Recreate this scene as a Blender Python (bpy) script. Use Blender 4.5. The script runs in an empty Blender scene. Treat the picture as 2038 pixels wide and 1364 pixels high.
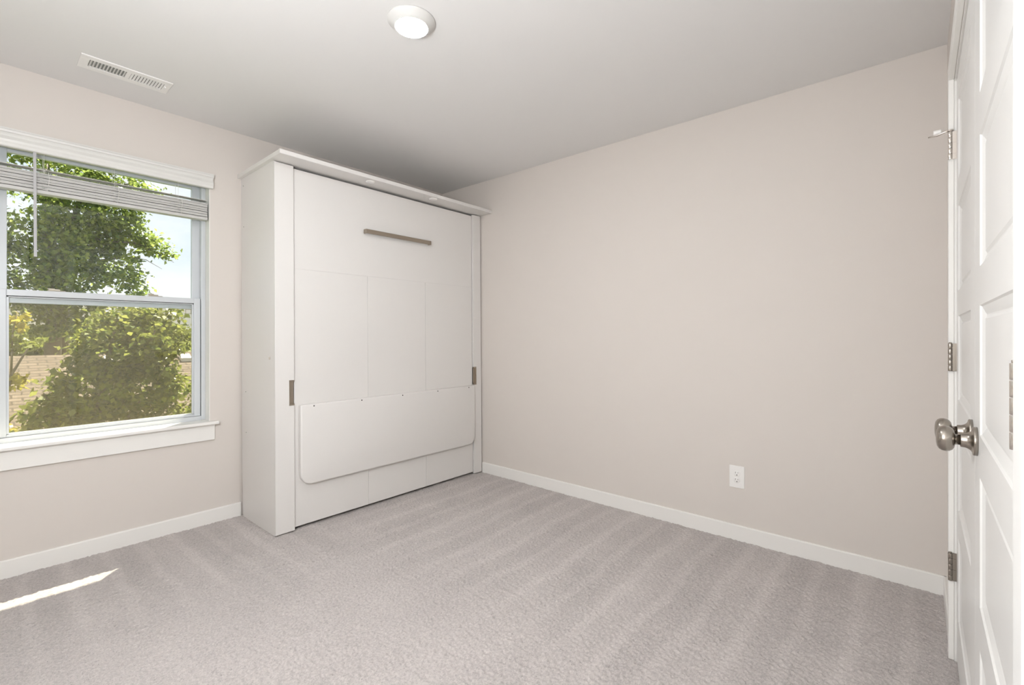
import bpy, bmesh, math, random
import numpy as np
from mathutils import Vector, Matrix

# ------------------------------------------------------------------ scene, camera, world, sun
S = bpy.context.scene
COL = S.collection
S.cycles.use_denoising = True
S.cycles.max_bounces = 14
S.cycles.diffuse_bounces = 9
S.cycles.glossy_bounces = 4
S.cycles.transparent_max_bounces = 24
S.cycles.sample_clamp_indirect = 6.0
S.cycles.caustics_reflective = False
S.cycles.caustics_refractive = False
S.view_settings.view_transform = 'Standard'
S.view_settings.look = 'None'
S.view_settings.exposure = 0.0
S.view_settings.gamma = 1.0
S.view_settings.use_curve_mapping = False

YAW = math.radians(40.7247)          # heading of the camera, measured from the +x wall direction
FPX = 931.6                          # focal length in pixels of the 2038 px wide frame
cam = bpy.data.cameras.new('camera')
cam.sensor_width = 36.0
cam.lens = FPX / 2038 * 36.0
cam.shift_y = -16.0 / 2038
cam.clip_start = 0.01
cam_o = bpy.data.objects.new('camera', cam)
cam_o.location = (-2.828, -3.276, 1.155)
cam_o.rotation_euler = (math.pi / 2, 0, YAW - math.pi / 2)
COL.objects.link(cam_o)
S.camera = cam_o

LAMP_STRENGTH = 195.0            # flush ceiling light
FILL_STRENGTH = 128.0           # added fill lamp, out of view by the back wall
SUN_STRENGTH = 25.0
SKY_STRENGTH = 1.15

w = bpy.data.worlds.new('sky'); S.world = w; w.use_nodes = True
nt = w.node_tree; nt.nodes.clear()
def wn(t): return nt.nodes.new(t)
tc = wn('ShaderNodeTexCoord'); sep = wn('ShaderNodeSeparateXYZ')
nt.links.new(tc.outputs['Generated'], sep.inputs[0])
ramp = wn('ShaderNodeValToRGB')
e = ramp.color_ramp.elements
e[0].position = 0.0; e[0].color = (0.86, 0.93, 1.0, 1)
e[1].position = 0.75; e[1].color = (0.36, 0.58, 0.95, 1)
m1 = e.new(0.30); m1.color = (0.72, 0.86, 1.0, 1)
nt.links.new(sep.outputs['Z'], ramp.inputs[0])
mp = wn('ShaderNodeMapping'); mp.inputs['Scale'].default_value = (1, 1, 1.9)
mp.inputs['Location'].default_value = (0.35, 0.1, 0.0)
nt.links.new(tc.outputs['Generated'], mp.inputs[0])
nz = wn('ShaderNodeTexNoise'); nz.inputs['Scale'].default_value = 3.2
nz.inputs['Detail'].default_value = 7; nz.inputs['Roughness'].default_value = 0.55
nt.links.new(mp.outputs[0], nz.inputs[0])
cr = wn('ShaderNodeValToRGB'); ce = cr.color_ramp.elements
ce[0].position = 0.42; ce[0].color = (0, 0, 0, 1); ce[1].position = 0.62; ce[1].color = (1, 1, 1, 1)
nt.links.new(nz.outputs[0], cr.inputs[0])
mx = wn('ShaderNodeMix'); mx.data_type = 'RGBA'
nt.links.new(cr.outputs[0], mx.inputs[0]); nt.links.new(ramp.outputs[0], mx.inputs[6])
mx.inputs[7].default_value = (1.0, 1.0, 1.0, 1)
bg = wn('ShaderNodeBackground'); bg.inputs['Strength'].default_value = SKY_STRENGTH
nt.links.new(mx.outputs[2], bg.inputs[0])
wo = wn('ShaderNodeOutputWorld'); nt.links.new(bg.outputs[0], wo.inputs[0])

sun = bpy.data.lights.new('sun', 'SUN'); sun.energy = SUN_STRENGTH
sun.color = (1.0, 0.97, 0.92); sun.angle = math.radians(0.53)
sun_o = bpy.data.objects.new('sun', sun); COL.objects.link(sun_o)
sun_o.rotation_euler = Vector((-0.395, -0.40, -1.0)).to_track_quat('-Z', 'Y').to_euler()
sun_o.location = (8, 9, 18)

# ------------------------------------------------------------------ helpers
def tag(o, label=None, cat=None, group=None, kind=None):
    if label: o['label'] = label
    if cat: o['category'] = cat
    if group: o['group'] = group
    if kind: o['kind'] = kind
    return o

def empty(name, loc=(0, 0, 0), rot=(0, 0, 0)):
    o = bpy.data.objects.new(name, None); COL.objects.link(o)
    o.location = loc; o.rotation_euler = rot; o.empty_display_size = 0.1
    return o

class MB:
    """collects shapes and links them as ONE mesh object"""
    def __init__(s): s.v = []; s.f = []; s.sm = []
    def _add(s, vs, fs, smooth=False):
        n = len(s.v); s.v += [tuple(p) for p in vs]
        s.f += [tuple(i + n for i in f) for f in fs]; s.sm += [smooth] * len(fs)
        return s
    def box(s, x0, x1, y0, y1, z0, z1, M=None):
        x0, x1 = sorted((x0, x1)); y0, y1 = sorted((y0, y1)); z0, z1 = sorted((z0, z1))
        vs = [(x0, y0, z0), (x1, y0, z0), (x1, y1, z0), (x0, y1, z0), (x0, y0, z1), (x1, y0, z1), (x1, y1, z1), (x0, y1, z1)]
        if M: vs = [M @ Vector(p) for p in vs]
        return s._add(vs, [(0, 3, 2, 1), (4, 5, 6, 7), (0, 1, 5, 4), (1, 2, 6, 5), (2, 3, 7, 6), (3, 0, 4, 7)])
    def prism(s, poly, axis, a, b, M=None):
        """poly: 2D points; axis: the extrusion axis; the other two coordinates keep their order"""
        def pt(p, t):
            if axis == 'x': return (t, p[0], p[1])
            if axis == 'y': return (p[0], t, p[1])
            return (p[0], p[1], t)
        n = len(poly)
        vs = [pt(p, a) for p in poly] + [pt(p, b) for p in poly]
        if M: vs = [M @ Vector(p) for p in vs]
        fs = [tuple(range(n)), tuple(range(2 * n - 1, n - 1, -1))]
        fs += [(i, i + n, (i + 1) % n + n, (i + 1) % n) for i in range(n)]
        return s._add(vs, fs)
    def lathe(s, prof, M, seg=40, smooth=True, caps=True):
        """prof: (radius, height) pairs about the local z axis"""
        vs = []; fs = []
        for r, h in prof:
            for k in range(seg):
                t = 2 * math.pi * k / seg
                vs.append(M @ Vector((r * math.cos(t), r * math.sin(t), h)))
        for i in range(len(prof) - 1):
            for k in range(seg):
                a = i * seg + k; b = i * seg + (k + 1) % seg
                fs.append((a, b, b + seg, a + seg))
        s._add(vs, fs, smooth)
        if caps:
            n = len(s.v) - len(vs)
            if prof[0][0] > 1e-6: s.f.append(tuple(n + k for k in reversed(range(seg)))); s.sm.append(False)
            if prof[-1][0] > 1e-6: s.f.append(tuple(n + (len(prof) - 1) * seg + k for k in range(seg))); s.sm.append(False)
        return s
    def tube(s, pts, r, seg=10, smooth=True):
        pts = [Vector(p) for p in pts]; rs = r if isinstance(r, (list, tuple)) else [r] * len(pts)
        vs = []; fs = []; up = None
        for i, p in enumerate(pts):
            d = (pts[min(i + 1, len(pts) - 1)] - pts[max(i - 1, 0)]).normalized()
            if up is None:
                up = Vector((0, 0, 1)) if abs(d.z) < 0.9 else Vector((1, 0, 0))
            a = d.cross(up).normalized(); b = a.cross(d).normalized(); up = b
            for k in range(seg):
                t = 2 * math.pi * k / seg
                vs.append(p + (a * math.cos(t) + b * math.sin(t)) * rs[i])
        for i in range(len(pts) - 1):
            for k in range(seg):
                q = i * seg + k; u = i * seg + (k + 1) % seg
                fs.append((q, q + seg, u + seg, u))
        fs.append(tuple(range(seg))); fs.append(tuple(reversed(range((len(pts) - 1) * seg, len(pts) * seg))))
        return s._add(vs, fs, smooth)
    def build(s, name, mat, parent=None, org=(0, 0, 0), bevel=0, seg=2):
        me = bpy.data.meshes.new(name)
        me.from_pydata([(p[0] - org[0], p[1] - org[1], p[2] - org[2]) for p in s.v], [], s.f)
        me.polygons.foreach_set('use_smooth', s.sm)
        me.update()
        bm = bmesh.new(); bm.from_mesh(me); bmesh.ops.recalc_face_normals(bm, faces=bm.faces); bm.to_mesh(me); bm.free()
        me.materials.append(mat)
        o = bpy.data.objects.new(name, me); COL.objects.link(o)
        if parent is not None: o.parent = parent
        else: o.location = org
        if bevel:
            b = o.modifiers.new('bevel', 'BEVEL'); b.width = bevel; b.segments = seg
            b.limit_method = 'ANGLE'; b.angle_limit = math.radians(40)
        return o

def copy_tree(o, parent=None):
    c = o.copy(); COL.objects.link(c)
    if parent is not None: c.parent = parent
    for ch in list(o.children): copy_tree(ch, c)
    return c

def structure(o): o['kind'] = 'structure'; return o

# ------------------------------------------------------------------ materials
def mat(name, col, rough=0.5, metal=0.0, bump=0.0, bscale=300.0, var=0.0, vscale=4.0, spec=0.5, coat=0.0):
    m = bpy.data.materials.new(name); m.use_nodes = True
    t = m.node_tree; b = t.nodes['Principled BSDF']
    b.inputs['Base Color'].default_value = (*col, 1); b.inputs['Roughness'].default_value = rough
    b.inputs['Metallic'].default_value = metal; b.inputs['Specular IOR Level'].default_value = spec
    b.inputs['Coat Weight'].default_value = coat
    c = t.nodes.new('ShaderNodeTexCoord')
    n = t.nodes.new('ShaderNodeTexNoise'); n.inputs['Scale'].default_value = vscale; n.inputs['Detail'].default_value = 4
    t.links.new(c.outputs['Object'], n.inputs[0])
    x = t.nodes.new('ShaderNodeMix'); x.data_type = 'RGBA'
    x.inputs[6].default_value = (*[k * (1 - var) for k in col], 1)
    x.inputs[7].default_value = (*[min(1, k * (1 + var)) for k in col], 1)
    t.links.new(n.outputs[0], x.inputs[0]); t.links.new(x.outputs[2], b.inputs['Base Color'])
    if bump:
        n2 = t.nodes.new('ShaderNodeTexNoise'); n2.inputs['Scale'].default_value = bscale; n2.inputs['Detail'].default_value = 3
        t.links.new(c.outputs['Object'], n2.inputs[0])
        bp = t.nodes.new('ShaderNodeBump'); bp.inputs['Strength'].default_value = bump; bp.inputs['Distance'].default_value = 0.001
        t.links.new(n2.outputs[0], bp.inputs['Height']); t.links.new(bp.outputs[0], b.inputs['Normal'])
    return m

M_wall = mat('greige_wall_paint', (0.615, 0.575, 0.54), 0.75, bump=0.12, bscale=420, var=0.008, spec=0.3)
M_ceil = mat('ceiling_paint', (0.70, 0.695, 0.69), 0.9, bump=0.1, bscale=380, spec=0.2)
M_trim = mat('white_trim_paint', (0.77, 0.76, 0.735), 0.35, spec=0.4)
M_door = mat('white_door_paint', (0.70, 0.695, 0.68), 0.34, spec=0.4)
M_cab = mat('white_laminate', (0.675, 0.66, 0.643), 0.38, spec=0.4, bump=0.04, bscale=900)
M_vinyl = mat('white_vinyl', (0.55, 0.575, 0.60), 0.3, spec=0.5)
M_blind = mat('off_white_blind', (0.50, 0.495, 0.48), 0.45)
M_cord = mat('blind_cord', (0.75, 0.74, 0.71), 0.8)
M_plastic = mat('white_plastic', (0.78, 0.77, 0.755), 0.35)
M_valance = mat('white_valance', (0.65, 0.645, 0.625), 0.4)
M_ring = mat('white_lamp_ring', (0.60, 0.595, 0.58), 0.45)
M_nickel = mat('satin_nickel', (0.37, 0.335, 0.295), 0.26, metal=1.0, bump=0.03, bscale=1500)
M_chrome = mat('bright_nickel', (0.75, 0.70, 0.65), 0.22, metal=1.0)
M_bronze = mat('brushed_champagne', (0.36, 0.31, 0.255), 0.4, metal=0.85, bump=0.05, bscale=900)
M_dark = mat('dark_hole', (0.015, 0.014, 0.013), 0.8)
M_duct = mat('duct_grey', (0.30, 0.30, 0.29), 0.7)
M_lockm = mat('sash_lock_metal', (0.45, 0.41, 0.34), 0.4, metal=0.5)

def emission(name, col, strength):
    m = bpy.data.materials.new(name); m.use_nodes = True; t = m.node_tree; t.nodes.clear()
    em = t.nodes.new('ShaderNodeEmission'); em.inputs[0].default_value = (*col, 1); em.inputs[1].default_value = strength
    o = t.nodes.new('ShaderNodeOutputMaterial'); t.links.new(em.outputs[0], o.inputs[0]); return m

def glass(name, tint=(0.97, 0.985, 0.98), refl=1.0):
    m = bpy.data.materials.new(name); m.use_nodes = True; t = m.node_tree; t.nodes.clear()
    tr = t.nodes.new('ShaderNodeBsdfTransparent'); tr.inputs[0].default_value = (*tint, 1)
    gl = t.nodes.new('ShaderNodeBsdfGlossy'); gl.inputs['Roughness'].default_value = 0.02
    fr = t.nodes.new('ShaderNodeLayerWeight'); fr.inputs[0].default_value = 0.5
    pw = t.nodes.new('ShaderNodeMath'); pw.operation = 'POWER'; pw.inputs[1].default_value = 5.0
    t.links.new(fr.outputs['Facing'], pw.inputs[0])
    mu = t.nodes.new('ShaderNodeMath'); mu.operation = 'MULTIPLY_ADD'; mu.use_clamp = True
    mu.inputs[1].default_value = 0.95; mu.inputs[2].default_value = 0.045 * refl
    t.links.new(pw.outputs[0], mu.inputs[0])
    mxs = t.nodes.new('ShaderNodeMixShader'); t.links.new(mu.outputs[0], mxs.inputs[0])
    t.links.new(tr.outputs[0], mxs.inputs[1]); t.links.new(gl.outputs[0], mxs.inputs[2])
    o = t.nodes.new('ShaderNodeOutputMaterial'); t.links.new(mxs.outputs[0], o.inputs[0]); return m

def screen_mat():
    m = bpy.data.materials.new('insect_screen_mesh'); m.use_nodes = True; t = m.node_tree; t.nodes.clear()
    tr = t.nodes.new('ShaderNodeBsdfTransparent'); tr.inputs[0].default_value = (0.95, 0.92, 0.84, 1)
    df = t.nodes.new('ShaderNodeBsdfDiffuse'); df.inputs[0].default_value = (0.30, 0.25, 0.15, 1)
    mxs = t.nodes.new('ShaderNodeMixShader'); mxs.inputs[0].default_value = 0.21
    t.links.new(tr.outputs[0], mxs.inputs[1]); t.links.new(df.outputs[0], mxs.inputs[2])
    o = t.nodes.new('ShaderNodeOutputMaterial'); t.links.new(mxs.outputs[0], o.inputs[0]); return m

def carpet_mat():
    m = bpy.data.materials.new('cut_pile_carpet'); m.use_nodes = True; t = m.node_tree; L = t.links
    b = t.nodes['Principled BSDF']; b.inputs['Roughness'].default_value = 0.95; b.inputs['Specular IOR Level'].default_value = 0.1
    b.inputs['Sheen Weight'].default_value = 0.15; b.inputs['Sheen Roughness'].default_value = 0.6
    c = t.nodes.new('ShaderNodeTexCoord'); P = c.outputs['Object']
    def noise(scale, detail=2, rough=0.5, vec=P):
        n = t.nodes.new('ShaderNodeTexNoise'); n.inputs['Scale'].default_value = scale
        n.inputs['Detail'].default_value = detail; n.inputs['Roughness'].default_value = rough; L.new(vec, n.inputs[0]); return n.outputs[0]
    def math_(op, a, bb=None, clamp=False):
        n = t.nodes.new('ShaderNodeMath'); n.operation = op; n.use_clamp = clamp
        for i, k in enumerate((a, bb)):
            if k is None: continue
            if isinstance(k, (int, float)): n.inputs[i].default_value = k
            else: L.new(k, n.inputs[i])
        return n.outputs[0]
    def mrange(v, a, bb, c0, c1):
        n = t.nodes.new('ShaderNodeMapRange'); n.interpolation_type = 'SMOOTHSTEP'
        for i, k in enumerate((a, bb, c0, c1)): n.inputs[i + 1].default_value = k
        L.new(v, n.inputs[0]); return n.outputs[0]
    sp = t.nodes.new('ShaderNodeSeparateXYZ'); L.new(P, sp.inputs[0]); X, Y = sp.outputs[0], sp.outputs[1]
    warp = math_('MULTIPLY', math_('SUBTRACT', noise(1.3, 2), 0.5), 0.12)
    warp2 = math_('MULTIPLY', math_('SUBTRACT', noise(9.0, 2), 0.5), 0.05)
    # vacuum tracks: rows the pile was brushed in, square to the right wall and, by the window, square to that wall
    def tracks(coord, period):
        q = math_('ADD', math_('ADD', coord, warp), warp2)
        s1 = math_('SINE', math_('MULTIPLY', q, 2 * math.pi / period))
        s2 = math_('SINE', math_('ADD', math_('MULTIPLY', q, 2 * math.pi / (period * 2.37)), 1.1))
        return math_('ADD', math_('MULTIPLY', mrange(s1, 0.2, 1.0, -0.35, 1.0), 0.65), math_('MULTIPLY', s2, 0.35))
    tr_r = tracks(Y, 0.165); tr_l = tracks(X, 0.15)
    wob = math_('MULTIPLY', math_('SUBTRACT', noise(2.3, 2), 0.5), 0.9)
    mask_r = mrange(math_('ADD', X, wob), -1.75, -1.0, 0.0, 1.0)
    mask_l = mrange(math_('ADD', Y, wob), -1.25, -0.55, 0.0, 1.0)
    mask_l = math_('MULTIPLY', mask_l, math_('SUBTRACT', 1.0, mask_r))
    rows = math_('ADD', math_('MULTIPLY', tr_r, mask_r), math_('MULTIPLY', tr_l, mask_l))
    patch = math_('SUBTRACT', noise(3.2, 3, 0.6), 0.5)
    # footprints and broad brushed-back patches
    tone = math_('ADD', math_('MULTIPLY', rows, 0.115), math_('MULTIPLY', patch, 0.24))
    yarn = math_('SUBTRACT', noise(420, 3, 0.7), 0.5)
    tuft = math_('SUBTRACT', noise(115, 2, 0.6), 0.5)
    pit_shade = mrange(noise(210, 2, 0.6), 0.62, 0.72, 0.0, 1.0)  # shade of the gaps between tufts, darkened into the colour
    val = math_('ADD', math_('ADD', 1.0, tone), math_('ADD', math_('MULTIPLY', yarn, 1.1), math_('MULTIPLY', tuft, 0.75)))
    val = math_('SUBTRACT', val, math_('MULTIPLY', pit_shade, 0.50))
    base = t.nodes.new('ShaderNodeVectorMath'); base.operation = 'SCALE'
    base.inputs[0].default_value = (0.475, 0.438, 0.423); L.new(val, base.inputs[3])
    L.new(base.outputs[0], b.inputs['Base Color'])
    bp = t.nodes.new('ShaderNodeBump'); bp.inputs['Strength'].default_value = 0.7; bp.inputs['Distance'].default_value = 0.004
    L.new(noise(380, 4, 0.7), bp.inputs['Height']); L.new(bp.outputs[0], b.inputs['Normal'])
    return m

def leaf_mat(name, c1, c2, trans=0.42):
    m = bpy.data.materials.new(name); m.use_nodes = True; t = m.node_tree; t.nodes.clear(); L = t.links
    gi = t.nodes.new('ShaderNodeNewGeometry')
    cr_ = t.nodes.new('ShaderNodeMix'); cr_.data_type = 'RGBA'
    cr_.inputs[6].default_value = (*c1, 1); cr_.inputs[7].default_value = (*c2, 1)
    L.new(gi.outputs['Random Per Island'], cr_.inputs[0])
    d = t.nodes.new('ShaderNodeBsdfPrincipled'); d.inputs['Roughness'].default_value = 0.33
    d.inputs['Specular IOR Level'].default_value = 0.4
    L.new(cr_.outputs[2], d.inputs['Base Color'])
    ga = t.nodes.new('ShaderNodeGamma'); ga.inputs[1].default_value = 0.8; L.new(cr_.outputs[2], ga.inputs[0])
    tl = t.nodes.new('ShaderNodeBsdfTranslucent'); L.new(ga.outputs[0], tl.inputs[0])
    mxs = t.nodes.new('ShaderNodeMixShader'); mxs.inputs[0].default_value = trans
    L.new(d.outputs[0], mxs.inputs[1]); L.new(tl.outputs[0], mxs.inputs[2])
    o = t.nodes.new('ShaderNodeOutputMaterial'); L.new(mxs.outputs[0], o.inputs[0]); return m

def shingle_mat():
    m = bpy.data.materials.new('tan_shingles'); m.use_nodes = True; t = m.node_tree; L = t.links
    b = t.nodes['Principled BSDF']; b.inputs['Roughness'].default_value = 0.9
    c = t.nodes.new('ShaderNodeTexCoord'); br = t.nodes.new('ShaderNodeTexBrick')
    br.inputs['Scale'].default_value = 1.0; br.inputs['Brick Width'].default_value = 0.34; br.inputs['Row Height'].default_value = 0.14
    br.inputs['Mortar Size'].default_value = 0.018
    br.inputs['Color1'].default_value = (0.15, 0.115, 0.085, 1); br.inputs['Color2'].default_value = (0.20, 0.155, 0.118, 1)
    br.inputs['Mortar'].default_value = (0.075, 0.055, 0.04, 1)
    L.new(c.outputs['UV'], br.inputs[0]); L.new(br.outputs[0], b.inputs['Base Color']); return m

# ------------------------------------------------------------------ the room shell
# corner of window wall (y = 0) and plain right wall (x = 0) at the origin; the room lies at negative x and y
H = 2.44
XB = -3.285                       # back wall
XO0, XO1 = -2.768, -1.862         # window opening
ZO0, ZO1 = 0.604, 2.115
SK = 0.0052                       # closet wall runs 0.3 degrees off square
UD = Vector((-1, SK, 0)).normalized(); ND = Vector((SK, 1, 0)).normalized()
W0 = Vector((0, -3.3845, 0))
WM = Matrix(((UD.x, ND.x, 0, W0.x), (UD.y, ND.y, 0, W0.y), (0, 0, 1, 0), (0, 0, 0, 1)))   # (along wall, out into room, up)
U_FAR, U_MEET, U_NEAR = 0.556, 1.268, 2.060   # door edges along the closet wall
DOOR_TOP = 2.047
CASW = 0.058

# carpet: a fine grid whose tufts stand up and down by a few millimetres
def build_floor():
    step = 0.005
    xs = np.arange(XB - 0.06, 0.02, step); ys = np.arange(-3.42, 0.02, step)
    nx, ny = len(xs), len(ys)
    rng = np.random.default_rng(5)
    h = rng.normal(0, 1, (ny, nx))
    k = (h + np.roll(h, 1, 0) + np.roll(h, 1, 1) + np.roll(h, (1, 1), (0, 1))) / 2.0
    big = rng.normal(0, 1, (ny // 8 + 2, nx // 8 + 2))
    big = np.repeat(np.repeat(big, 8, 0), 8, 1)[:ny, :nx]
    for _ in range(6): big = (big + np.roll(big, 3, 0) + np.roll(big, -3, 0) + np.roll(big, 3, 1) + np.roll(big, -3, 1)) / 5
    pits = rng.random((ny, nx)) < 0.045
    z = 0.0013 * k + 0.0013 * big - 0.001 - 0.0075 * pits * rng.uniform(0.4, 1.0, (ny, nx))
    gx, gy = np.meshgrid(xs, ys)
    gx = gx + rng.normal(0, 0.0009, gx.shape); gy = gy + rng.normal(0, 0.0009, gy.shape)
    co = np.stack([gx, gy, z], -1).reshape(-1, 3)
    i = np.arange((ny - 1) * (nx - 1)); r = i // (nx - 1); c = i % (nx - 1); a = r * nx + c
    quads = np.stack([a, a + 1, a + nx + 1, a + nx], -1)
    me = bpy.data.meshes.new('floor'); nq = len(quads)
    me.vertices.add(len(co)); me.vertices.foreach_set('co', co.ravel())
    me.loops.add(nq * 4); me.loops.foreach_set('vertex_index', quads.ravel().astype(np.int32))
    me.polygons.add(nq); me.polygons.foreach_set('loop_start', np.arange(0, nq * 4, 4, dtype=np.int32))
    me.polygons.foreach_set('use_smooth', np.ones(nq, bool))
    me.update(calc_edges=True); me.validate()
    me.materials.append(carpet_mat())
    o = bpy.data.objects.new('floor', me); COL.objects.link(o); structure(o)
build_floor()
structure(MB().box(XB - 0.15, 0.15, -3.9, 0.15, -0.20, -0.012).build('floor_slab', M_duct))
structure(MB().box(XB - 0.15, 0.15, -3.9, 0.15, H, H + 0.12).build('ceiling', M_ceil))
lw = MB()                                              # window wall, seen at the left, with its opening
lw.box(XB - 0.15, XO0, 0, 0.15, -0.15, H + 0.05); lw.box(XO1, 0.15, 0, 0.15, -0.15, H + 0.05)
lw.box(XO0, XO1, 0, 0.15, -0.15, ZO0); lw.box(XO0, XO1, 0, 0.15, ZO1, H + 0.05)
structure(lw.build('wall_left', M_wall))
structure(MB().box(0, 0.15, -3.9, 0.0, -0.15, H + 0.05).build('wall_right', M_wall))
structure(MB().box(XB - 0.15, XB, -3.9, 0.0, -0.15, H + 0.05).build('wall_back', M_wall))
fw = MB()                                              # closet wall, seen edge-on at the right
fw.box(-0.05, U_FAR - 0.006, -0.12, 0, -0.15, H + 0.02, WM); fw.box(U_NEAR + 0.012, 3.40, -0.12, 0, -0.15, H + 0.02, WM)
fw.box(U_FAR - 0.006, U_NEAR + 0.012, -0.12, 0, DOOR_TOP + 0.012, H + 0.02, WM)
fw.box(U_FAR - 0.006, U_NEAR + 0.012, -0.12, -0.075, -0.15, DOOR_TOP + 0.012, WM)
structure(fw.build('wall_front', M_wall))
# eave over the window outside
structure(MB().box(-9, 6, 0.15, 0.645, 2.55, 2.70).build('roof_eave', M_trim))

# baseboards
BH, BT = 0.083, 0.013
def baseprof(): return [(0, -0.02), (BT, -0.02), (BT, BH - 0.004), (BT - 0.004, BH), (0, BH)]
bb = MB().prism([(-p[0], p[1]) for p in baseprof()], 'x', XB, -1.690)
structure(bb.build('baseboard_left', M_trim))
bb = MB().prism([(-p[0], p[1]) for p in baseprof()], 'y', -3.380, -0.523)
structure(bb.build('baseboard_right', M_trim))
bb = MB().prism([(XB + p[0], p[1]) for p in baseprof()], 'y', -3.36, -0.014)
structure(bb.build('baseboard_back', M_trim))
bb = MB().prism(baseprof(), 'x', 0.0, U_FAR - 0.005 - CASW, WM)
structure(bb.build('baseboard_front', M_trim))

# ------------------------------------------------------------------ window
win = structure(empty('window_1', (0, 0, 0)))
YF = 0.071
f = MB()                                               # white returns of the opening
f.box(XO1 - 0.003, XO1, 0.0, YF + 0.02, ZO0, ZO1); f.box(XO0, XO0 + 0.003, 0.0, YF + 0.02, ZO0, ZO1); f.box(XO0, XO1, 0.0, YF + 0.02, ZO1 - 0.003, ZO1)
f.build('jamb_return', M_trim, win)
f = MB(); fi0, fi1 = XO0 + 0.025, XO1 - 0.025
f.box(XO0 + 0.003, fi0, YF, 0.155, 0.626, ZO1 - 0.003); f.box(fi1, XO1 - 0.003, YF, 0.155, 0.626, ZO1 - 0.003)
f.box(fi0, fi1, YF, 0.155, 0.612, 0.651); f.box(fi0, fi1, YF, 0.155, 2.088, ZO1 - 0.003)
f.build('window_frame', M_vinyl, win, bevel=0.0015)
# lower sash, the inner one
lx0, lx1, lz0, lz1 = fi0 + 0.003, fi1 - 0.003, 0.652, 1.377
ly0, ly1 = 0.079, 0.106
s = MB(); st = 0.033
s.box(lx0, lx0 + st, ly0, ly1, lz0, lz1); s.box(lx1 - st, lx1, ly0, ly1, lz0, lz1)
s.box(lx0 + st, lx1 - st, ly0, ly1, lz1 - 0.031, lz1); s.box(lx0 + st, lx1 - st, ly0, ly1, lz0, lz0 + 0.012)
ws = MB(); ws.box(fi0 - 0.001, lx0 + 0.001, ly0 + 0.003, ly1, lz0, lz1 - 0.002); ws.box(lx1 - 0.001, fi1 + 0.001, ly0 + 0.003, ly1, lz0, lz1 - 0.002)
ws.build('gap_shade_strip', mat('dark_gap_shade', (0.05, 0.05, 0.055), 0.8), win)  # dark strips put the shade of the gaps beside the sash into colour
lower = s.build('lower_sash', M_vinyl, win, bevel=0.002)
s = MB(); g0, g1, gz0, gz1 = lx0 + st, lx1 - st, lz0 + 0.012, lz1 - 0.031; bd = 0.009
s.box(g0, g0 + bd, ly0 + 0.008, ly1 - 0.004, gz0, gz1); s.box(g1 - bd, g1, ly0 + 0.008, ly1 - 0.004, gz0, gz1)
s.box(g0, g1, ly0 + 0.008, ly1 - 0.004, gz0, gz0 + 0.004); s.box(g0, g1, ly0 + 0.008, ly1 - 0.004, gz1 - 0.008, gz1)
s.build('glazing_bead', M_vinyl, lower, bevel=0.001)
MB().box(g0, g1, ly0 + 0.006, ly0 + 0.010, gz1 - 0.003, gz1 + 0.0005).build('gasket', M_dark, lower)
MB().box(g0 + 0.002, g1 - 0.002, 0.0955, 0.0975, gz0 + 0.001, gz1 - 0.001).build('glass_pane', glass('lower_glass'), lower)
# upper sash, set further out
ux0, ux1, uz0, uz1 = fi0 - 0.004, fi1 + 0.004, 1.312, 2.092
uy0, uy1 = 0.112, 0.138
s = MB(); us = 0.043
s.box(ux0, ux0 + us, uy0, uy1, uz0, uz1); s.box(ux1 - us, ux1, uy0, uy1, uz0, uz1)
s.box(ux0 + us, ux1 - us, uy0, uy1, uz1 - 0.036, uz1); s.box(ux0 + us, ux1 - us, uy0, uy1, uz0, uz0 + 0.055)
upper = s.build('upper_sash', M_vinyl, win, bevel=0.002)
MB().box(ux0 + us - 0.004, ux1 - us + 0.004, 0.124, 0.126, uz0 + 0.05, uz1 - 0.03).build('glass_pane', glass('upper_glass', refl=1.0), upper)
# sash locks on the meeting rail
for x in (-2.530, -2.115):
    k = MB(); k.box(x - 0.034, x + 0.034, ly0 + 0.004, ly1 - 0.003, lz1, lz1 + 0.004)
    k.box(x - 0.030, x + 0.014, ly0 + 0.006, ly1 - 0.006, lz1 + 0.004, lz1 + 0.011)
    k.box(x - 0.034, x - 0.006, ly0 + 0.010, ly1 - 0.004, lz1 + 0.011, lz1 + 0.0155)
    k.build('sash_lock', M_lockm, win, bevel=0.0015)
# half screen outside the lower sash
s = MB(); sx0, sx1, sz0, sz1, sw = fi0 + 0.002, fi1 - 0.002, 0.652, 1.338, 0.016
s.box(sx0, sx0 + sw, 0.143, 0.151, sz0, sz1); s.box(sx1 - sw, sx1, 0.143, 0.151, sz0, sz1)
s.box(sx0, sx1, 0.143, 0.151, sz0, sz0 + 0.012); s.box(sx0, sx1, 0.143, 0.151, sz1 - sw, sz1)
scr = s.build('screen_frame', M_vinyl, win)
MB().box(sx0 + sw, sx1 - sw, 0.1468, 0.1472, sz0 + 0.012, sz1 - sw).build('screen_mesh', screen_mat(), scr)
# square plastic screen tab in the upper corner
k = MB(); tx, tz = sx1 - sw - 0.047, 1.283; b_ = 0.002
k.box(tx, tx + 0.03, 0.1405, 0.1425, tz, tz + b_); k.box(tx, tx + 0.03, 0.1405, 0.1425, tz + 0.026, tz + 0.028)
k.box(tx, tx + b_, 0.1405, 0.1425, tz, tz + 0.028); k.box(tx + 0.028, tx + 0.03, 0.1405, 0.1425, tz, tz + 0.028)
k.build('screen_tab', mat('brown_tab', (0.28, 0.22, 0.12), 0.6), scr)
# stool and apron
st_ = MB().box(XO0 - 0.045, -1.822, -0.047, YF, 0.606, 0.626)
structure(st_.build('trim_1', M_trim, bevel=0.006, seg=3))
ap = MB().box(XO0 - 0.022, -1.8395, -0.018, -0.0002, 0.5105, 0.606)
structure(ap.build('trim_2', M_trim, bevel=0.002))

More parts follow.
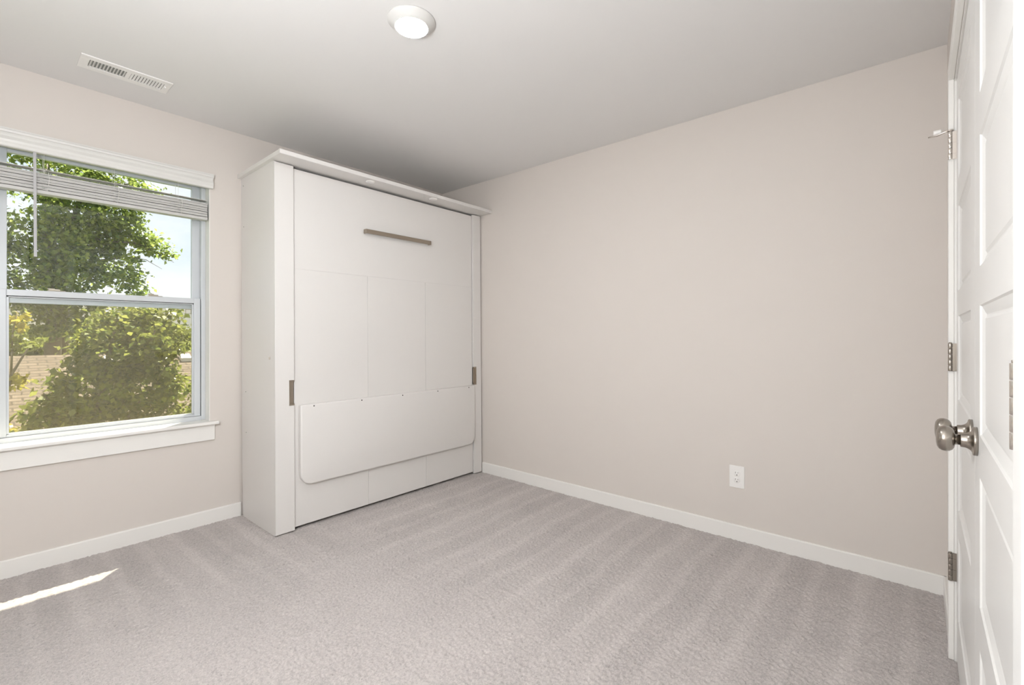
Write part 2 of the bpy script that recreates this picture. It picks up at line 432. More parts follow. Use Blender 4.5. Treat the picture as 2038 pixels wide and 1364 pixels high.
# ------------------------------------------------------------------ blind
bl = tag(empty('window_blind', (-2.31, 0.0, 1.854)), 'raised off-white faux-wood window blind hanging under a moulded valance at the window top', 'blind')
O = (-2.31, 0.0, 1.854)
vp = [(-0.003, 2.046), (-0.022, 2.046), (-0.026, 2.050), (-0.027, 2.060), (-0.031, 2.068), (-0.033, 2.078), (-0.030, 2.086), (-0.026, 2.094), (-0.026, 2.100), (-0.031, 2.108), (-0.038, 2.112), (-0.040, 2.120), (-0.036, 2.126), (-0.036, 2.131), (-0.003, 2.131)]
MB().prism(vp, 'x', -2.812, -1.851).build('valance', M_valance, bl, O)
MB().box(-2.758, -1.872, 0.006, 0.060, 2.060, 2.110).build('headrail', M_blind, bl, O)
rnd = random.Random(4)
sx0_, sx1_ = -2.757, -1.872
MB().box(sx0_, sx1_, 0.004, 0.055, 1.854, 1.872).build('bottom_rail', M_blind, bl, O, bevel=0.003)
z = 1.8745
NSL = 16
def slat(z, dy, sag, t=0.0032):
    m_ = MB(); y0 = 0.004 + dy; n = 6; pr = []
    for i in range(n + 1):
        u = i / n; pr.append((y0 + 0.050 * u, z + sag * math.sin(math.pi * u)))
    pr2 = [(p[0], p[1] + t) for p in reversed(pr)]
    m_.prism(pr + pr2, 'x', sx0_ + rnd.uniform(0, 0.003), sx1_ - rnd.uniform(0, 0.004))
    return m_.build('slat', M_blind, bl, O, bevel=0.0006, seg=1)
for g_n, g_y in ((3, -0.001), (3, 0.003), (2, -0.002), (3, 0.002), (3, -0.001), (2, 0.004)):
    for i in range(g_n):
        slat(z, g_y + rnd.uniform(-0.0006, 0.0006), 0.0, 0.0042); z += 0.0044
    z += 0.0024
slat(z + 0.012, 0.001, 0.0012)
for x in (-2.583, -2.313, -2.024):
    c = MB(); c.tube([(x, 0.001, 2.07), (x, 0.001, 1.95)], 0.0008, 6); c.tube([(x, 0.057, 2.07), (x, 0.057, 1.86)], 0.0008, 6)
    zz = 1.968; sgn = 1; pts = []
    while zz > 1.868:
        pts.append((x + sgn * rnd.uniform(0.004, 0.017), -0.0015 - rnd.uniform(0, 0.003), zz)); sgn = -sgn; zz -= rnd.uniform(0.003, 0.006)
    c.tube(pts, 0.0011, 6)
    c.tube([(x + 0.016, -0.002, 1.962), (x + 0.019, -0.003, 1.93), (x + 0.013, -0.002, 1.868)], 0.0011, 6)
    c.build('ladder_cord', M_cord, bl, O)
wd = MB(); wd.tube([(-2.616, -0.013, 2.052), (-2.6135, -0.013, 1.536)], 0.0062, 6, smooth=False)
wd.tube([(-2.616, -0.013, 2.066), (-2.616, -0.013, 2.050)], 0.003, 8)
wd.build('tilt_wand', mat('clear_grey_wand', (0.50, 0.50, 0.51), 0.25), bl, O)

# ------------------------------------------------------------------ cabinet wall bed
CX0, CX1, YS = -1.686, -0.013, -0.518
CO = (-0.85, YS, 0.0)
cab = tag(empty('wall_bed_cabinet', CO, (-0.0093, 0, 0)), 'tall white closed wall-bed cabinet in the corner with an overhanging top board', 'cabinet')
sp_ = MB().prism([(-0.500, 0.0), (-0.0335, 0.0), (-0.020, 0.30), (-0.020, 2.155), (-0.500, 2.155)], 'x', CX0, CX0 + 0.018).build('side_panel', M_cab, cab, CO, bevel=0.0008)
MB().box(CX1 - 0.018, CX1, -0.500, -0.022, 0.0, 2.155).build('side_panel', M_cab, cab, CO, bevel=0.0008)
MB().box(CX0 + 0.018, CX1 - 0.018, -0.040, -0.030, 0.01, 2.155).build('back_panel', M_cab, cab, CO)
for (yy, zz) in ((-0.0565, 2.104), (-0.0615, 1.843), (-0.0865, 0.798), (-0.0905, 0.542)):
    MB().lathe([(0.0035, 0), (0.0035, 0.0012), (0.002, 0.0018), (0, 0.0018)], Matrix.Translation((CX0, yy, zz)) @ Matrix.Rotation(-math.pi / 2, 4, 'Y'), 16).build('screw_head', M_duct, sp_, CO)
sb = MB().box(CX0 - 0.006, CX0, -0.4555, -0.4475, 1.010, 1.026)
sb.lathe([(0.0045, 0), (0.0045, 0.009), (0, 0.010)], Matrix.Translation((CX0, -0.451, 1.020)) @ Matrix.Rotation(-math.pi / 2, 4, 'Y'), 14)
sb.build('shelf_peg', M_chrome, sp_, CO, bevel=0.001)
PZ0, PZ1 = 0.7385, 0.8875
xi = CX0 + 0.109
poly = [(CX0, 0.006), (xi, 0.006), (xi, PZ0 + 0.003), (xi - 0.027, PZ0 + 0.003), (xi - 0.027, PZ1 - 0.003), (xi, PZ1 - 0.003), (xi, 2.1475), (CX0, 2.1475)]
MB().prism(poly, 'y', YS, -0.500).build('front_stile', M_cab, cab, CO, bevel=0.0008)
xr = -0.1000
poly = [(xr, 0.006), (CX1, 0.006), (CX1, 2.1475), (xr, 2.1475), (xr, PZ1 - 0.003), (xr + 0.027, PZ1 - 0.003), (xr + 0.027, PZ0 + 0.003), (xr, PZ0 + 0.003)]
MB().prism(poly, 'y', YS, -0.500).build('front_stile', M_cab, cab, CO, bevel=0.0008)
# recessed finger pulls let into the inner edge of both stiles
def pull(x_in, sgn):                    # sgn = -1: the plate reaches to smaller x
    a = MB(); o_ = x_in + sgn * 0.030; pf, pb = YS - 0.0012, YS + 0.012
    a.box(o_, o_ - sgn * 0.006, pf, pb, PZ0, PZ1)
    a.box(o_, x_in, pf, pb, PZ0, PZ0 + 0.011); a.box(o_, x_in, pf, pb, PZ1 - 0.011, PZ1)
    a.box(o_ - sgn * 0.003, x_in, pb - 0.0015, pb + 0.001, PZ0, PZ1)
    return a.build('recessed_pull', M_bronze, cab, CO, bevel=0.0006)
pull(xi, -1); pull(xr, 1)
# bed face: one wide board above, three below, with fine grooves between
DF, DB = -0.5035, -0.485
dx0, dx1, dz0, dz1, gz, gr = -1.5725, -0.1045, 0.018, 2.139, 1.5455, 0.0013
face = MB()
face.box(dx0, dx1, DF, DB, gz + gr, dz1)
v1, v2 = -1.0795, -0.5905
for a, b in ((dx0, v1 - gr), (v1 + gr, v2 - gr), (v2 + gr, dx1)): face.box(a, b, DF, DB, dz0, gz - gr)
face.box(dx0 + 0.003, dx1 - 0.003, DF + 0.0022, DB + 0.001, dz0 + 0.003, dz1 - 0.003)
facep = face.build('bed_face', M_cab, cab, CO)
hb = MB(); hx0, hx1, hz0, hz1 = -1.1075, -0.5545, 1.829, 1.8575
hb.box(hx0, hx1, -0.537, -0.527, hz0, hz1); hb.box(hx0, hx0 + 0.010, -0.530, DF, hz0, hz1); hb.box(hx1 - 0.010, hx1, -0.530, DF, hz0, hz1)
hb.build('bar_handle', M_bronze, facep, CO, bevel=0.0035, seg=3)
# rounded leg board screwed to the lower face
def rounded(x0, x1, z0, z1, r, n=10):
    p = [(x0, z1), (x0, z0 + r)]
    p += [(x0 + r - r * math.cos(t), z0 + r - r * math.sin(t)) for t in [math.pi / 2 * i / n for i in range(1, n + 1)]]
    p += [(x1 - r + r * math.sin(t), z0 + r - r * math.cos(t)) for t in [math.pi / 2 * i / n for i in range(0, n + 1)]]
    p += [(x1, z1)]
    return p
lb = MB().prism(rounded(-1.548, -0.1045, 0.259, 0.7365, 0.068), 'y', -0.5385, DF + 0.0005)
lbo = lb.build('leg_board', M_cab, cab, CO, bevel=0.009, seg=4)
for p in lbo.data.polygons: p.use_smooth = True
for x in (-1.4687, -1.1471, -0.824, -0.5021, -0.1773):
    MB().lathe([(0.0042, 0), (0.0042, 0.0006), (0, 0.0006)], Matrix.Translation((x, -0.5383, 0.7245)) @ Matrix.Rotation(math.pi / 2, 4, 'X'), 16).build('screw_hole', M_dark, lbo, CO)
# overhanging top board with two puck lights let into its underside
tb = MB().box(-1.709, -0.0045, -0.646, -0.0215, 2.155, 2.1795).build('top_board', M_cab, cab, CO, bevel=0.002)
for x, y in ((-1.109, -0.594), (-0.591, -0.603)):
    MB().lathe([(0, 0), (0.024, 0.0), (0.029, 0.0015), (0.030, 0.005), (0.030, 0.0062)], Matrix.Translation((x, y, 2.149)), 32).build('puck_light', M_plastic, tb, CO)

# ------------------------------------------------------------------ closet double doors
MW = WM
Lp = [(U_FAR - 0.006, U_FAR - 0.003), (U_NEAR + 0.003, U_NEAR + 0.012)]
jm = MB()
for a, b in Lp: jm.box(a, b, -0.074, 0.0, 0.0, DOOR_TOP + 0.012, MW)
jm.box(U_FAR - 0.006, U_NEAR + 0.012, -0.074, 0.0, DOOR_TOP + 0.004, DOOR_TOP + 0.012, MW)
structure(jm.build('trim_6', M_trim))
cas_in0, cas_in1 = U_FAR - 0.006, U_NEAR + 0.012
cz = DOOR_TOP + 0.012
def casing(u0, u1, z0, z1): return MB().box(u0, u1, 0.0002, 0.0155, z0, z1, MW)
structure(casing(cas_in0 - CASW, cas_in0, 0.0, cz + CASW).build('trim_3', M_trim, bevel=0.002))
structure(casing(cas_in0, cas_in1, cz, cz + CASW).build('trim_4', M_trim, bevel=0.002))
structure(casing(cas_in1, cas_in1 + CASW, 0.0, cz + CASW).build('trim_5', M_door, bevel=0.002))
NF = -0.006                              # door face sits just behind the wall plane
def door(name, u0, u1, stl, str_):
    z0, z1 = 0.016, DOOR_TOP
    us = [u0 + stl, u1 - str_]
    b = MB()
    pans = [(0.181, 0.466), (0.558, 0.842), (0.934, 1.219), (1.304, 1.592), (1.684, 1.953)]
    zs = [z0] + [k for p in pans for k in p] + [z1]
    N = lambda u, z, d=0.0: MW @ Vector((u, NF - d, z))
    # stiles and rails of the front face, then a moulded recess in each panel
    def quad(u_0, u_1, z_0, z_1): b._add([N(u_0, z_0), N(u_1, z_0), N(u_1, z_1), N(u_0, z_1)], [(0, 1, 2, 3)])
    for i in range(len(zs) - 1):
        quad(u0, us[0], zs[i], zs[i + 1]); quad(us[1], u1, zs[i], zs[i + 1])
        if i % 2 == 0: quad(us[0], us[1], zs[i], zs[i + 1])
    prof = [(0, 0), (0.003, 0.0035), (0.016, 0.0075), (0.021, 0.0095), (0.024, 0.0095), (0.030, 0.0065)]
    for a, c in pans:
        rings = []
        for ins, d in prof:
            rings.append([N(us[0] + ins, a + ins, d), N(us[1] - ins, a + ins, d), N(us[1] - ins, c - ins, d), N(us[0] + ins, c - ins, d)])
        vs = [p for r in rings for p in r]; fs = []
        for i in range(len(rings) - 1):
            for k in range(4): fs.append((i * 4 + k, i * 4 + (k + 1) % 4, i * 4 + 4 + (k + 1) % 4, i * 4 + 4 + k))
        n_ = (len(rings) - 1) * 4; fs.append((n_, n_ + 1, n_ + 2, n_ + 3))
        b._add(vs, fs)
    # edges and back
    B = lambda u, z: MW @ Vector((u, NF - 0.035, z))
    b._add([N(u0, z0), N(u1, z0), N(u1, z1), N(u0, z1), B(u0, z0), B(u1, z0), B(u1, z1), B(u0, z1)],
           [(0, 4, 5, 1), (1, 5, 6, 2), (2, 6, 7, 3), (3, 7, 4, 0), (7, 6, 5, 4)])
    # weld so that the normals agree
    o = b.build(name, M_door)
    bm = bmesh.new(); bm.from_mesh(o.data); bmesh.ops.remove_doubles(bm, verts=bm.verts, dist=1e-5)
    bmesh.ops.recalc_face_normals(bm, faces=bm.faces); bm.to_mesh(o.data); bm.free()
    return structure(o)
d1 = door('door_1', U_FAR, U_MEET - 0.0015, 0.085, 0.118)
d2 = door('door_2', U_MEET + 0.0015, U_NEAR, 0.118, 0.060)
d1['label'] = 'far leaf of the white panelled closet double doors'; d2['label'] = 'near leaf of the white panelled closet double doors'
def knob(u, z, parent):
    M = MW @ Matrix.Translation((u, NF, z)) @ Matrix.Rotation(-math.pi / 2, 4, 'X')
    ro = MB().lathe([(0.0325, 0), (0.0325, 0.0055), (0.0318, 0.0072), (0.030, 0.008), (0.026, 0.0088), (0.022, 0.011), (0.0185, 0.0150), (0.0165, 0.020), (0.0158, 0.027), (0.0150, 0.0285)], M, 48).build('knob_rosette', M_nickel, parent)
    kb = MB().lathe([(0.0120, 0.0275), (0.0120, 0.0365), (0.0140, 0.0375), (0.020, 0.0385), (0.0250, 0.0418), (0.0283, 0.0468), (0.0295, 0.0530), (0.0288, 0.059), (0.0255, 0.0648), (0.019, 0.0685), (0.010, 0.0700), (0, 0.0704)], M, 48)
    kb.build('knob', M_nickel, parent)
knob(U_MEET - 0.064, 0.9115, d1); knob(U_MEET + 0.064, 0.9115, d2)
def hinge(u, sgn, zc, parent, hm, h=0.098):
    hg = MB(); n0 = 0.011
    for i in range(5):
        z_a = zc - h / 2 + h * i / 5 + 0.0004; z_b = zc - h / 2 + h * (i + 1) / 5 - 0.0004
        hg.lathe([(0.0058, z_a), (0.0060, z_a + 0.0005), (0.0060, z_b - 0.0005), (0.0058, z_b)], MW @ Matrix.Translation((u, n0, 0)), 20)
        if i % 2: hg.box(u - 0.0022, u + 0.0005, NF + 0.001, n0, z_a, z_b, MW)
    hg.box(u - sgn * 0.0034, u - sgn * 0.0006, NF - 0.012, n0 - 0.0055, zc - h / 2, zc + h / 2, MW)
    hg.lathe([(0.0045, zc + h / 2), (0.0045, zc + h / 2 + 0.003), (0, zc + h / 2 + 0.004)], MW @ Matrix.Translation((u, n0, 0)), 16)
    return hg.build('hinge', hm, parent)
HZ = (1.825, 1.074, 0.332)
for i, z in enumerate(HZ):
    h_ = hinge(U_FAR, 1, z, d1, M_chrome if i == 0 else M_nickel)
    if i == 0:                            # hinge-pin door stop on the top hinge
        a = MB(); zt = z + 0.0525
        a.lathe([(0.0085, zt - 0.002), (0.0085, zt + 0.003)], MW @ Matrix.Translation((U_FAR, 0.011, 0)), 20)
        pp = [MW @ Vector(p) for p in ((U_FAR, 0.011, zt), (U_FAR - 0.004, 0.026, zt + 0.0005), (U_FAR - 0.010, 0.044, zt - 0.004), (U_FAR - 0.018, 0.069, zt - 0.003))]
        a.tube(pp, [0.0036, 0.0034, 0.0042, 0.0024], 10)
        arm = a.build('hinge_pin_stop', M_chrome, d1)
        MB().lathe([(0.0075, 0), (0.0085, 0.003), (0.0085, 0.018), (0.0075, 0.021)], MW @ Matrix.Translation((U_FAR - 0.009, 0.034, zt + 0.006)) @ Matrix.Rotation(-math.pi / 2, 4, 'X'), 20).build('rubber_bumper', M_plastic, arm)
    hinge(U_NEAR, -1, z, d2, M_chrome)  # lighter metal paints in the overexposed look of the near hinges

# ------------------------------------------------------------------ ceiling light, vent, outlet
LC = (-1.642, -1.712, H)
cl = tag(empty('ceiling_light', LC), 'round white flush ceiling light, lit, in the middle of the ceiling', 'ceiling light')
Mdown = Matrix.Translation(LC) @ Matrix.Rotation(math.pi, 4, 'X')
MB().lathe([(0.0, 0.0002), (0.0965, 0.0002), (0.0970, 0.003), (0.0950, 0.006), (0.086, 0.013), (0.076, 0.021), (0.0690, 0.0275), (0.0665, 0.0285), (0.0655, 0.0265)], Mdown, 64).build('trim_ring', M_ring, cl, LC)
MB().lathe([(0.0650, 0.0245), (0.0645, 0.0285), (0.060, 0.0296), (0.045, 0.0306), (0.025, 0.0312), (0, 0.0314)], Mdown, 48).build('lens', emission('lamp_lens', (0.95, 0.98, 1.0), LAMP_STRENGTH), cl, LC)

# globe lamp added out of view by the back wall to brighten the room
PC = (-3.07, -2.42, 0.0)
pd = tag(empty('added_fill_lamp', PC), 'added fill lamp, a lit white globe on a slim pole, unseen against the back wall', 'added fill lamp')
PM = Matrix.Translation(PC)
MB().lathe([(0, 0.0), (0.14, 0.0), (0.14, 0.012), (0.13, 0.020), (0.02, 0.026), (0.012, 0.034)], PM, 40).build('base', M_nickel, pd, PC)
MB().tube([(PC[0], PC[1], 0.02), (PC[0], PC[1], 1.36)], 0.010, 14).build('pole', M_nickel, pd, PC)
MB().lathe([(0.012, 1.33), (0.035, 1.345), (0.045, 1.36), (0.045, 1.372)], PM, 32).build('shade_holder', M_nickel, pd, PC)
g_ = [(0.15 * math.sin(math.pi * i / 20), 1.51 - 0.15 * math.cos(math.pi * i / 20)) for i in range(21)]
MB().lathe(g_, PM, 40, caps=False).build('globe_shade', emission('fill_glow', (0.95, 0.98, 1.0), FILL_STRENGTH), pd, PC)

VC = (-2.318, -0.3285, H)
vt = tag(empty('ceiling_vent', VC), 'white rectangular ceiling air vent with two rows of louvers above the window', 'vent')
vx0, vx1, vy0, vy1 = -2.492, -2.144, -0.4015, -0.2555
oy0, oy1 = -0.3665, -0.2905; ox = [(-2.458, -2.322), (-2.305, -2.172)]
v = MB(); zt, zb = H - 0.0003, H - 0.006
v.box(vx0, vx1, vy0, oy0, zb, zt); v.box(vx0, vx1, oy1, vy1, zb, zt)
v.box(vx0, ox[0][0], oy0, oy1, zb, zt); v.box(ox[0][1], ox[1][0], oy0, oy1, zb, zt); v.box(ox[1][1], vx1, oy0, oy1, zb, zt)
v.build('vent_frame', M_plastic, vt, VC, bevel=0.001)
MB().box(ox[0][0], ox[1][1], oy0, oy1, H - 0.0008, H - 0.0003).build('duct_shade', mat('duct_shade_grey', (0.26, 0.26, 0.25), 0.7), vt, VC)  # dark sheet on the closed ceiling stands in for the shaded duct
for g, (a, b) in enumerate(ox):
    for i in range(11):
        xx = a + (b - a) * (i + 0.5) / 11
        ang = math.radians(-38 if g == 0 else 40)
        MB().box(-0.0042, 0.0042, oy0 + 0.3285, oy1 + 0.3285, -0.0006, 0.0006, Matrix.Translation((xx, -0.3285, H - 0.0042)) @ Matrix.Rotation(ang, 4, 'Y')).build('louver', M_plastic, vt, VC)
MB().box(-2.170, -2.162, -0.346, -0.338, zb - 0.008, zb).build('damper_lever', M_plastic, vt, VC)

OC = (0, -2.516, 0.353)
ot = tag(empty('wall_outlet', OC), 'white duplex electrical outlet low on the plain right wall', 'outlet')
MB().box(-0.0055, -0.0002, -2.5555, -2.4765, 0.2912, 0.4148).build('cover_plate', M_plastic, ot, OC, bevel=0.002)
for zc in (0.3715, 0.3345):
    rp = MB(); rp.lathe([(0.0168, 0), (0.0168, 0.0018), (0.0160, 0.0024), (0, 0.0024)], Matrix.Translation((-0.0052, -2.516, zc)) @ Matrix.Rotation(-math.pi / 2, 4, 'Y'), 32)
    ro = rp.build('receptacle', M_plastic, ot, OC)
    hl = MB(); xf = -0.0079
    hl.box(xf, xf + 0.002, -2.5105, -2.5085, zc + 0.001, zc + 0.0095); hl.box(xf, xf + 0.002, -2.5235, -2.5215, zc + 0.002, zc + 0.0085)
    hl.lathe([(0.0027, 0), (0.0027, 0.0007), (0, 0.0007)], Matrix.Translation((xf + 0.0006, -2.5165, zc - 0.0075)) @ Matrix.Rotation(-math.pi / 2, 4, 'Y'), 14)
    hl.build('socket_hole', M_dark, ro, OC)

# ------------------------------------------------------------------ outside: ground, neighbouring roof, trees
ZG = -3.3
M_grass = mat('lawn', (0.09, 0.12, 0.035), 0.95, var=0.3, vscale=1.5)
structure(MB().box(-60, 80, 0.2, 120, ZG - 0.2, ZG).build('ground', M_grass))
hs = tag(empty('neighbour_house', (0, 13.72, ZG)), 'neighbouring house with a long tan shingle roof behind the leafy tree', 'house')
HO = (0, 13.72, ZG)
RZ, RY, sl = 0.62, 13.72, 0.46
yE, yE2 = 8.7, 18.6
zE = RZ - sl * (RY - yE)
def roof():
    m_ = MB()
    m_.prism([(yE, zE), (RY, RZ), (yE2, zE), (yE2, zE - 0.18), (RY, RZ - 0.2), (yE, zE - 0.18)], 'x', -12, 16)
    o = m_.build('roof', shingle_mat(), hs, HO)
    uv = o.data.uv_layers.new(name='UVMap')
    for lp in o.data.loops:
        co = o.data.vertices[lp.vertex_index].co
        uv.data[lp.index].uv = (co.x, abs(co.y) * 1.1)
    return o
rf = roof()
MB().box(-11.6, 15.6, yE + 0.5, yE2 - 0.5, ZG, zE + 0.15).build('wall', mat('beige_siding', (0.55, 0.5, 0.42), 0.8), hs, HO)
for x in (1.41, 0.93, 0.26, -0.31):
    yv = RY - 0.42; zv = RZ - sl * 0.42
    MB().prism([(yv - 0.16, zv - 0.074), (yv + 0.14, zv + 0.064), (yv + 0.10, zv + 0.15), (yv - 0.16, zv + 0.03)], 'x', x - 0.13, x + 0.13).build('roof_vent', mat('white_roof_vent', (0.8, 0.78, 0.75), 0.5), rf, HO)

M_bark = mat('bark', (0.24, 0.20, 0.155), 0.9, var=0.35, vscale=6, bump=0.6, bscale=25)
M_l1 = leaf_mat('leaf_mid_green', (0.08, 0.135, 0.018), (0.33, 0.39, 0.06))
M_l2 = leaf_mat('leaf_dark_green', (0.075, 0.125, 0.015), (0.36, 0.38, 0.07))
M_l3 = leaf_mat('leaf_yellow_green', (0.16, 0.21, 0.03), (0.30, 0.33, 0.05))
M_l4 = leaf_mat('leaf_yellow', (0.38, 0.33, 0.03), (0.52, 0.45, 0.06))

def leaves(blobs, size, seed, clump=0.16):
    """blobs: (cx, cy, cz, rx, ry, rz, number of sprays, leaves per spray)"""
    rng = np.random.default_rng(seed); C_ = []
    for (cx, cy, cz, rx, ry, rz, ns, nl) in blobs:
        d = rng.normal(size=(ns, 3)); d /= np.linalg.norm(d, axis=1)[:, None]
        rad = rng.uniform(0.25, 1.0, (ns, 1)) ** 0.45
        c = np.array([cx, cy, cz]) + d * rad * np.array([rx, ry, rz])
        out = np.repeat(c, nl, 0) + rng.normal(0, 1, (ns * nl, 3)) * np.array([clump, clump, clump * 0.55])
        C_.append(out)
    P = np.concatenate(C_); n = len(P)
    nrm = rng.normal(size=(n, 3)) * 0.75 + np.array([0, 0, 0.8]); nrm /= np.linalg.norm(nrm, axis=1)[:, None]
    t = rng.normal(size=(n, 3)); t[:, 2] -= 0.5; t -= nrm * (t * nrm).sum(1)[:, None]; t /= np.linalg.norm(t, axis=1)[:, None]
    b = np.cross(nrm, t); L = (size * rng.uniform(0.6, 1.25, n))[:, None]; Wd = L * 0.34
    v = np.stack([P, P + t * L * 0.45 + b * Wd + nrm * L * 0.08, P + t * L - nrm * L * 0.12, P + t * L * 0.45 - b * Wd + nrm * L * 0.08], 1).reshape(-1, 3)
    return v, n
def foliage(name, blobs, size, seed, m, parent, org, clump=0.16):
    v, n = leaves(blobs, size, seed, clump); v = v - np.array(org)
    me = bpy.data.meshes.new(name)
    me.vertices.add(n * 4); me.vertices.foreach_set('co', v.ravel())
    f_ = np.arange(n * 4, dtype=np.int32); me.loops.add(n * 4); me.loops.foreach_set('vertex_index', f_)
    me.polygons.add(n); me.polygons.foreach_set('loop_start', np.arange(0, n * 4, 4, dtype=np.int32))
    me.update(calc_edges=True); me.validate(); me.materials.append(m)
    o = bpy.data.objects.new(name, me); COL.objects.link(o); o.parent = parent
    return o
def tree(name, label, base, trunks, blobs, size, seed, m, clump=0.16, extra=None):
    r = tag(empty(name, base), label, 'tree')
    for pts, rad in trunks:
        MB().tube(pts, rad, 12).build('trunk' if rad[0] > 0.07 else 'branch', M_bark, r, base)
    foliage('foliage', blobs, size, seed, m, r, base, clump)
    if extra:
        for (bl_, sz_, m_, cp_) in extra: foliage('foliage', bl_, sz_, seed + 7, m_, r, base, cp_)
    return r

# big tree rising behind the roof
BY = 21.5   # stands behind the house
k_ = (BY + 3.276) / 20.0
def q(x, z, dy=0.0): return (-2.828 + (x + 2.828) * k_, BY + dy, 1.155 + (z - 1.155) * k_)
def bq(x, z, rx, rz, ns, nl, dy=0.0):
    c = q(x, z, dy); return (c[0], c[1], c[2], rx * k_, rx * k_ * 0.8, rz * k_, ns, nl)
bt = [([(q(-1.14, 0)[0], BY, ZG), q(-1.14, 0.55), q(-1.10, 2.2), q(-1.22, 4.0), q(-1.3, 6.5)], [0.30, 0.25, 0.22, 0.19, 0.10]),
      ([(q(-0.80, 0)[0], BY + .4, ZG), q(-0.86, 0.8, .4), q(-0.97, 2.2, .4), q(-0.80, 4.0, .4), q(-0.3, 6.4, .4)], [0.22, 0.17, 0.15, 0.12, 0.06]),
      ([q(-1.12, 1.3), q(-1.5, 1.9), q(-1.9, 2.25), q(-2.5, 2.6)], [0.069, 0.06, 0.05, 0.02]),
      ([q(-1.2, 3.6), q(-0.2, 4.2), q(0.9, 4.25), q(1.35, 4.05), q(1.95, 3.72)], [0.069, 0.05, 0.03, 0.02, 0.008]),
      ([q(-1.1, 2.9), q(-0.2, 3.5), q(0.6, 3.75), q(1.15, 3.72), q(1.6, 3.45)], [0.069, 0.05, 0.03, 0.015, 0.006]),
      ([q(-1.3, 5.4), q(-0.3, 6.1), q(0.8, 6.2), q(1.6, 5.8)], [0.069, 0.05, 0.03, 0.01])]
bb_ = [bq(-1.5, 5.3, 1.9, 2.2, 210, 17), bq(-0.4, 5.0, 1.25, 1.5, 180, 17), bq(0.25, 4.9, 0.80, 1.0, 100, 16), bq(-1.0, 7.2, 1.8, 0.9, 110, 15),
       bq(0.3, 6.4, 1.0, 0.55, 50, 14), bq(0.2, 3.4, 0.80, 0.75, 80, 15), bq(-1.9, 3.0, 1.1, 1.2, 150, 17), bq(-0.6, 3.0, 0.7, 0.8, 70, 15), bq(-0.9, 1.85, 1.3, 0.45, 60, 14), bq(-1.3, 1.4, 1.0, 0.4, 40, 14, -0.8),
       bq(1.30, 4.20, 0.42, 0.20, 22, 14), bq(0.95, 4.45, 0.35, 0.22, 18, 14), bq(1.72, 3.95, 0.18, 0.14, 9, 11), bq(1.5, 4.3, 0.2, 0.06, 5, 9), bq(0.85, 2.75, 0.26, 0.34, 18, 14), bq(1.2, 6.0, 0.5, 0.3, 16, 10), bq(-3.4, 4.5, 1.0, 2.8, 130, 16), bq(-1.1, 3.6, 0.5, 1.3, 90, 16, -1.2), bq(-1.05, 1.6, 0.35, 0.5, 26, 14, -1.0)]
tree('tall_tree', 'tall leafy tree with thick twin trunks rising behind the tan roof', (q(-1.14, 0)[0], BY, ZG), bt, bb_, 0.19, 11, M_l1, 0.20)

# front tree, just outside the window
FX, FY = -1.70, 5.2
ft = [([(FX, FY, ZG), (FX, FY, -1.2), (-1.66, FY, 0.1), (-1.55, FY, 0.9), (-1.45, FY, 1.4)], [0.075, 0.06, 0.045, 0.03, 0.012]),
      ([(FX, FY, -0.8), (-2.0, FY, 0.0), (-2.2, FY, 0.4)], [0.03, 0.02, 0.008]), ([(FX, FY, -0.6), (-1.2, FY, 0.2), (-0.8, FY, 0.7)], [0.03, 0.022, 0.008]),
      ([(-1.66, FY, 0.0), (-1.2, FY, 0.8), (-0.98, FY, 1.35)], [0.03, 0.02, 0.008])]
fb = [(-1.48, 5.25, 0.95, 0.46, 0.55, 0.55, 120, 16), (-1.08, 5.25, 1.10, 0.36, 0.5, 0.44, 85, 16), (-1.75, 5.15, 0.35, 0.48, 0.6, 0.44, 110, 15), (-1.20, 5.2, 0.40, 0.48, 0.6, 0.44, 100, 15), (-1.3, 5.3, 1.35, 0.42, 0.4, 0.18, 40, 15),
      (-2.0, 5.2, 0.05, 0.38, 0.6, 0.36, 75, 15), (-1.6, 5.2, -0.35, 0.66, 0.7, 0.42, 120, 14), (-0.90, 5.2, 0.35, 0.24, 0.4, 0.30, 34, 13), (-1.0, 5.2, -0.10, 0.34, 0.5, 0.24, 42, 12), (-2.15, 5.2, -0.30, 0.42, 0.6, 0.3, 70, 14), (-1.3, 5.2, -0.8, 0.9, 0.7, 0.35, 90, 13),
      (-0.84, 5.2, 0.98, 0.12, 0.2, 0.08, 10, 12), (-0.82, 5.2, 1.45, 0.14, 0.2, 0.07, 9, 12)]
tree('leafy_tree', 'bushy green tree filling the lower window pane in front of the roof', (FX, FY, ZG), ft, fb, 0.088, 21, M_l2, 0.075)

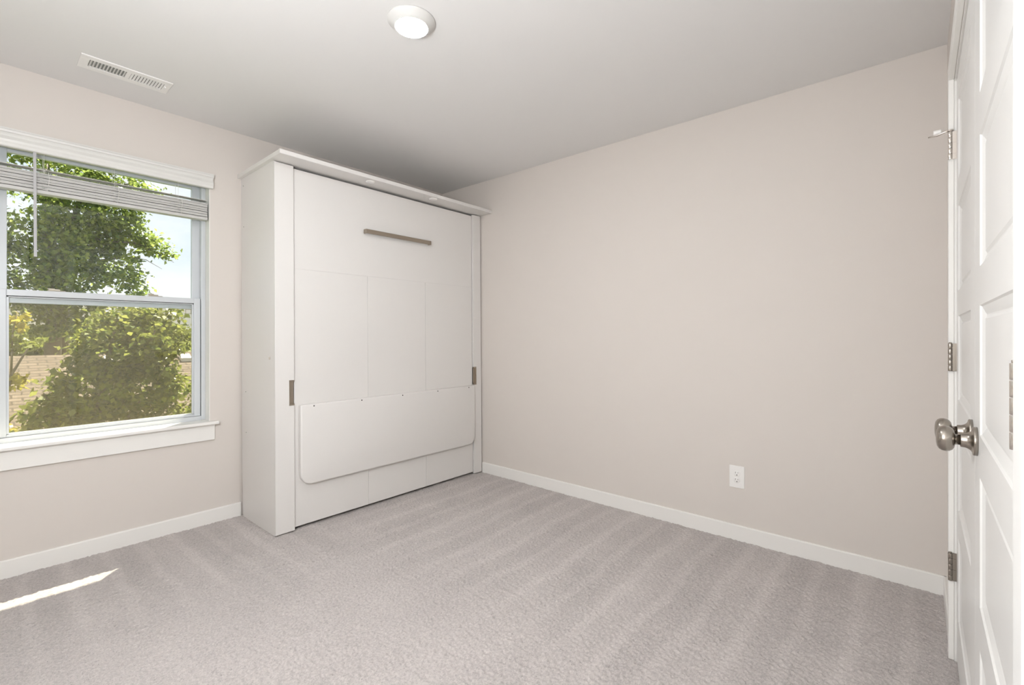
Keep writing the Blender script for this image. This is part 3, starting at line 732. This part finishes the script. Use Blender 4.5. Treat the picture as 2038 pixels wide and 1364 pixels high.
# yellowing saplings at the left edge and the right edge of the pane
tree('yellow_sapling', 'thin sapling with yellow leaves at the left edge of the window', (-2.75, 6.8, ZG),
     [([(-2.75, 6.8, ZG), (-2.6, 6.8, -0.6), (-2.42, 6.8, 0.55), (-2.2, 6.8, 1.05)], [0.04, 0.03, 0.02, 0.008]), ([(-2.42, 6.8, 0.5), (-2.40, 6.8, 1.2), (-2.35, 6.8, 1.5)], [0.015, 0.01, 0.005]), ([(-2.55, 6.8, -0.3), (-2.35, 6.8, 0.0), (-2.15, 6.8, 0.05)], [0.015, 0.01, 0.005])],
     [(-2.33, 6.8, 1.36, 0.13, 0.2, 0.10, 9, 10), (-2.40, 6.8, 0.45, 0.12, 0.2, 0.10, 9, 10), (-2.42, 6.8, -0.25, 0.08, 0.2, 0.05, 3, 8)], 0.10, 31, M_l4, 0.05,
     extra=[([(-2.27, 6.9, 1.02, 0.13, 0.2, 0.09, 10, 10), (-2.42, 6.9, 1.1, 0.12, 0.2, 0.12, 8, 10)], 0.10, M_l3, 0.06)])
tree('yellow_green_shrub', 'yellow-green shrub at the lower right corner of the window pane', (0.25, 7.0, ZG),
     [([(0.25, 7.0, ZG), (0.2, 7.0, -1.0), (0.1, 7.0, 0.2)], [0.05, 0.04, 0.01])],
     [(0.08, 7.0, -0.05, 0.20, 0.4, 0.36, 34, 13), (-0.12, 7.0, -0.45, 0.34, 0.5, 0.22, 34, 13), (0.5, 7.0, -0.1, 0.3, 0.4, 0.6, 30, 12), (-0.4, 7.0, -0.75, 0.6, 0.5, 0.3, 40, 12)], 0.10, 33, M_l3, 0.08)
# trees in the hollow behind the house
TR = [(-1.2, 27, 1.5, 0.8, 1.5, 'low dark tree behind the left end of the tan roof', M_l2), (1.3, 33, 1.7, 1.1, 1.6, 'yellow-green tree behind the roof, right of the twin trunks', M_l3), (3.4, 27, 1.5, 0.5, 1.2, 'green tree on the skyline behind the middle of the roof', M_l1),
      (8.9, 45, 2.2, 0.9, 1.9, 'pale round tree on the skyline at the right edge of the pane', M_l3), (6.0, 33, 1.6, -0.1, 1.1, 'low yellow-green tree just beyond the right end of the roof', M_l3), (5.2, 50, 3.0, 1.0, 1.6, 'farthest tree, pale green, low on the skyline between two nearer ones', M_l1)]
for i, (x, y, rx, zc, rz, lab, m_) in enumerate(TR):
    zc2 = zc
    tree('distant_tree', lab, (x, y, ZG), [([(x, y, ZG), (x + 0.1, y, zc2 - rz * 0.3), (x, y, zc2 + rz * 0.4)], [0.22, 0.16, 0.08])],
         [(x, y, zc2 - 0.3, rx * 0.62, rx * 0.62, rz * 0.75, 150, 20), (x - rx * 0.4, y, zc2 - 0.6, rx * 0.55, rx * 0.5, rz * 0.55, 90, 18), (x + rx * 0.4, y, zc2 - 0.6, rx * 0.5, rx * 0.5, rz * 0.5, 90, 18)], 0.24, 50 + i, m_, 0.26)
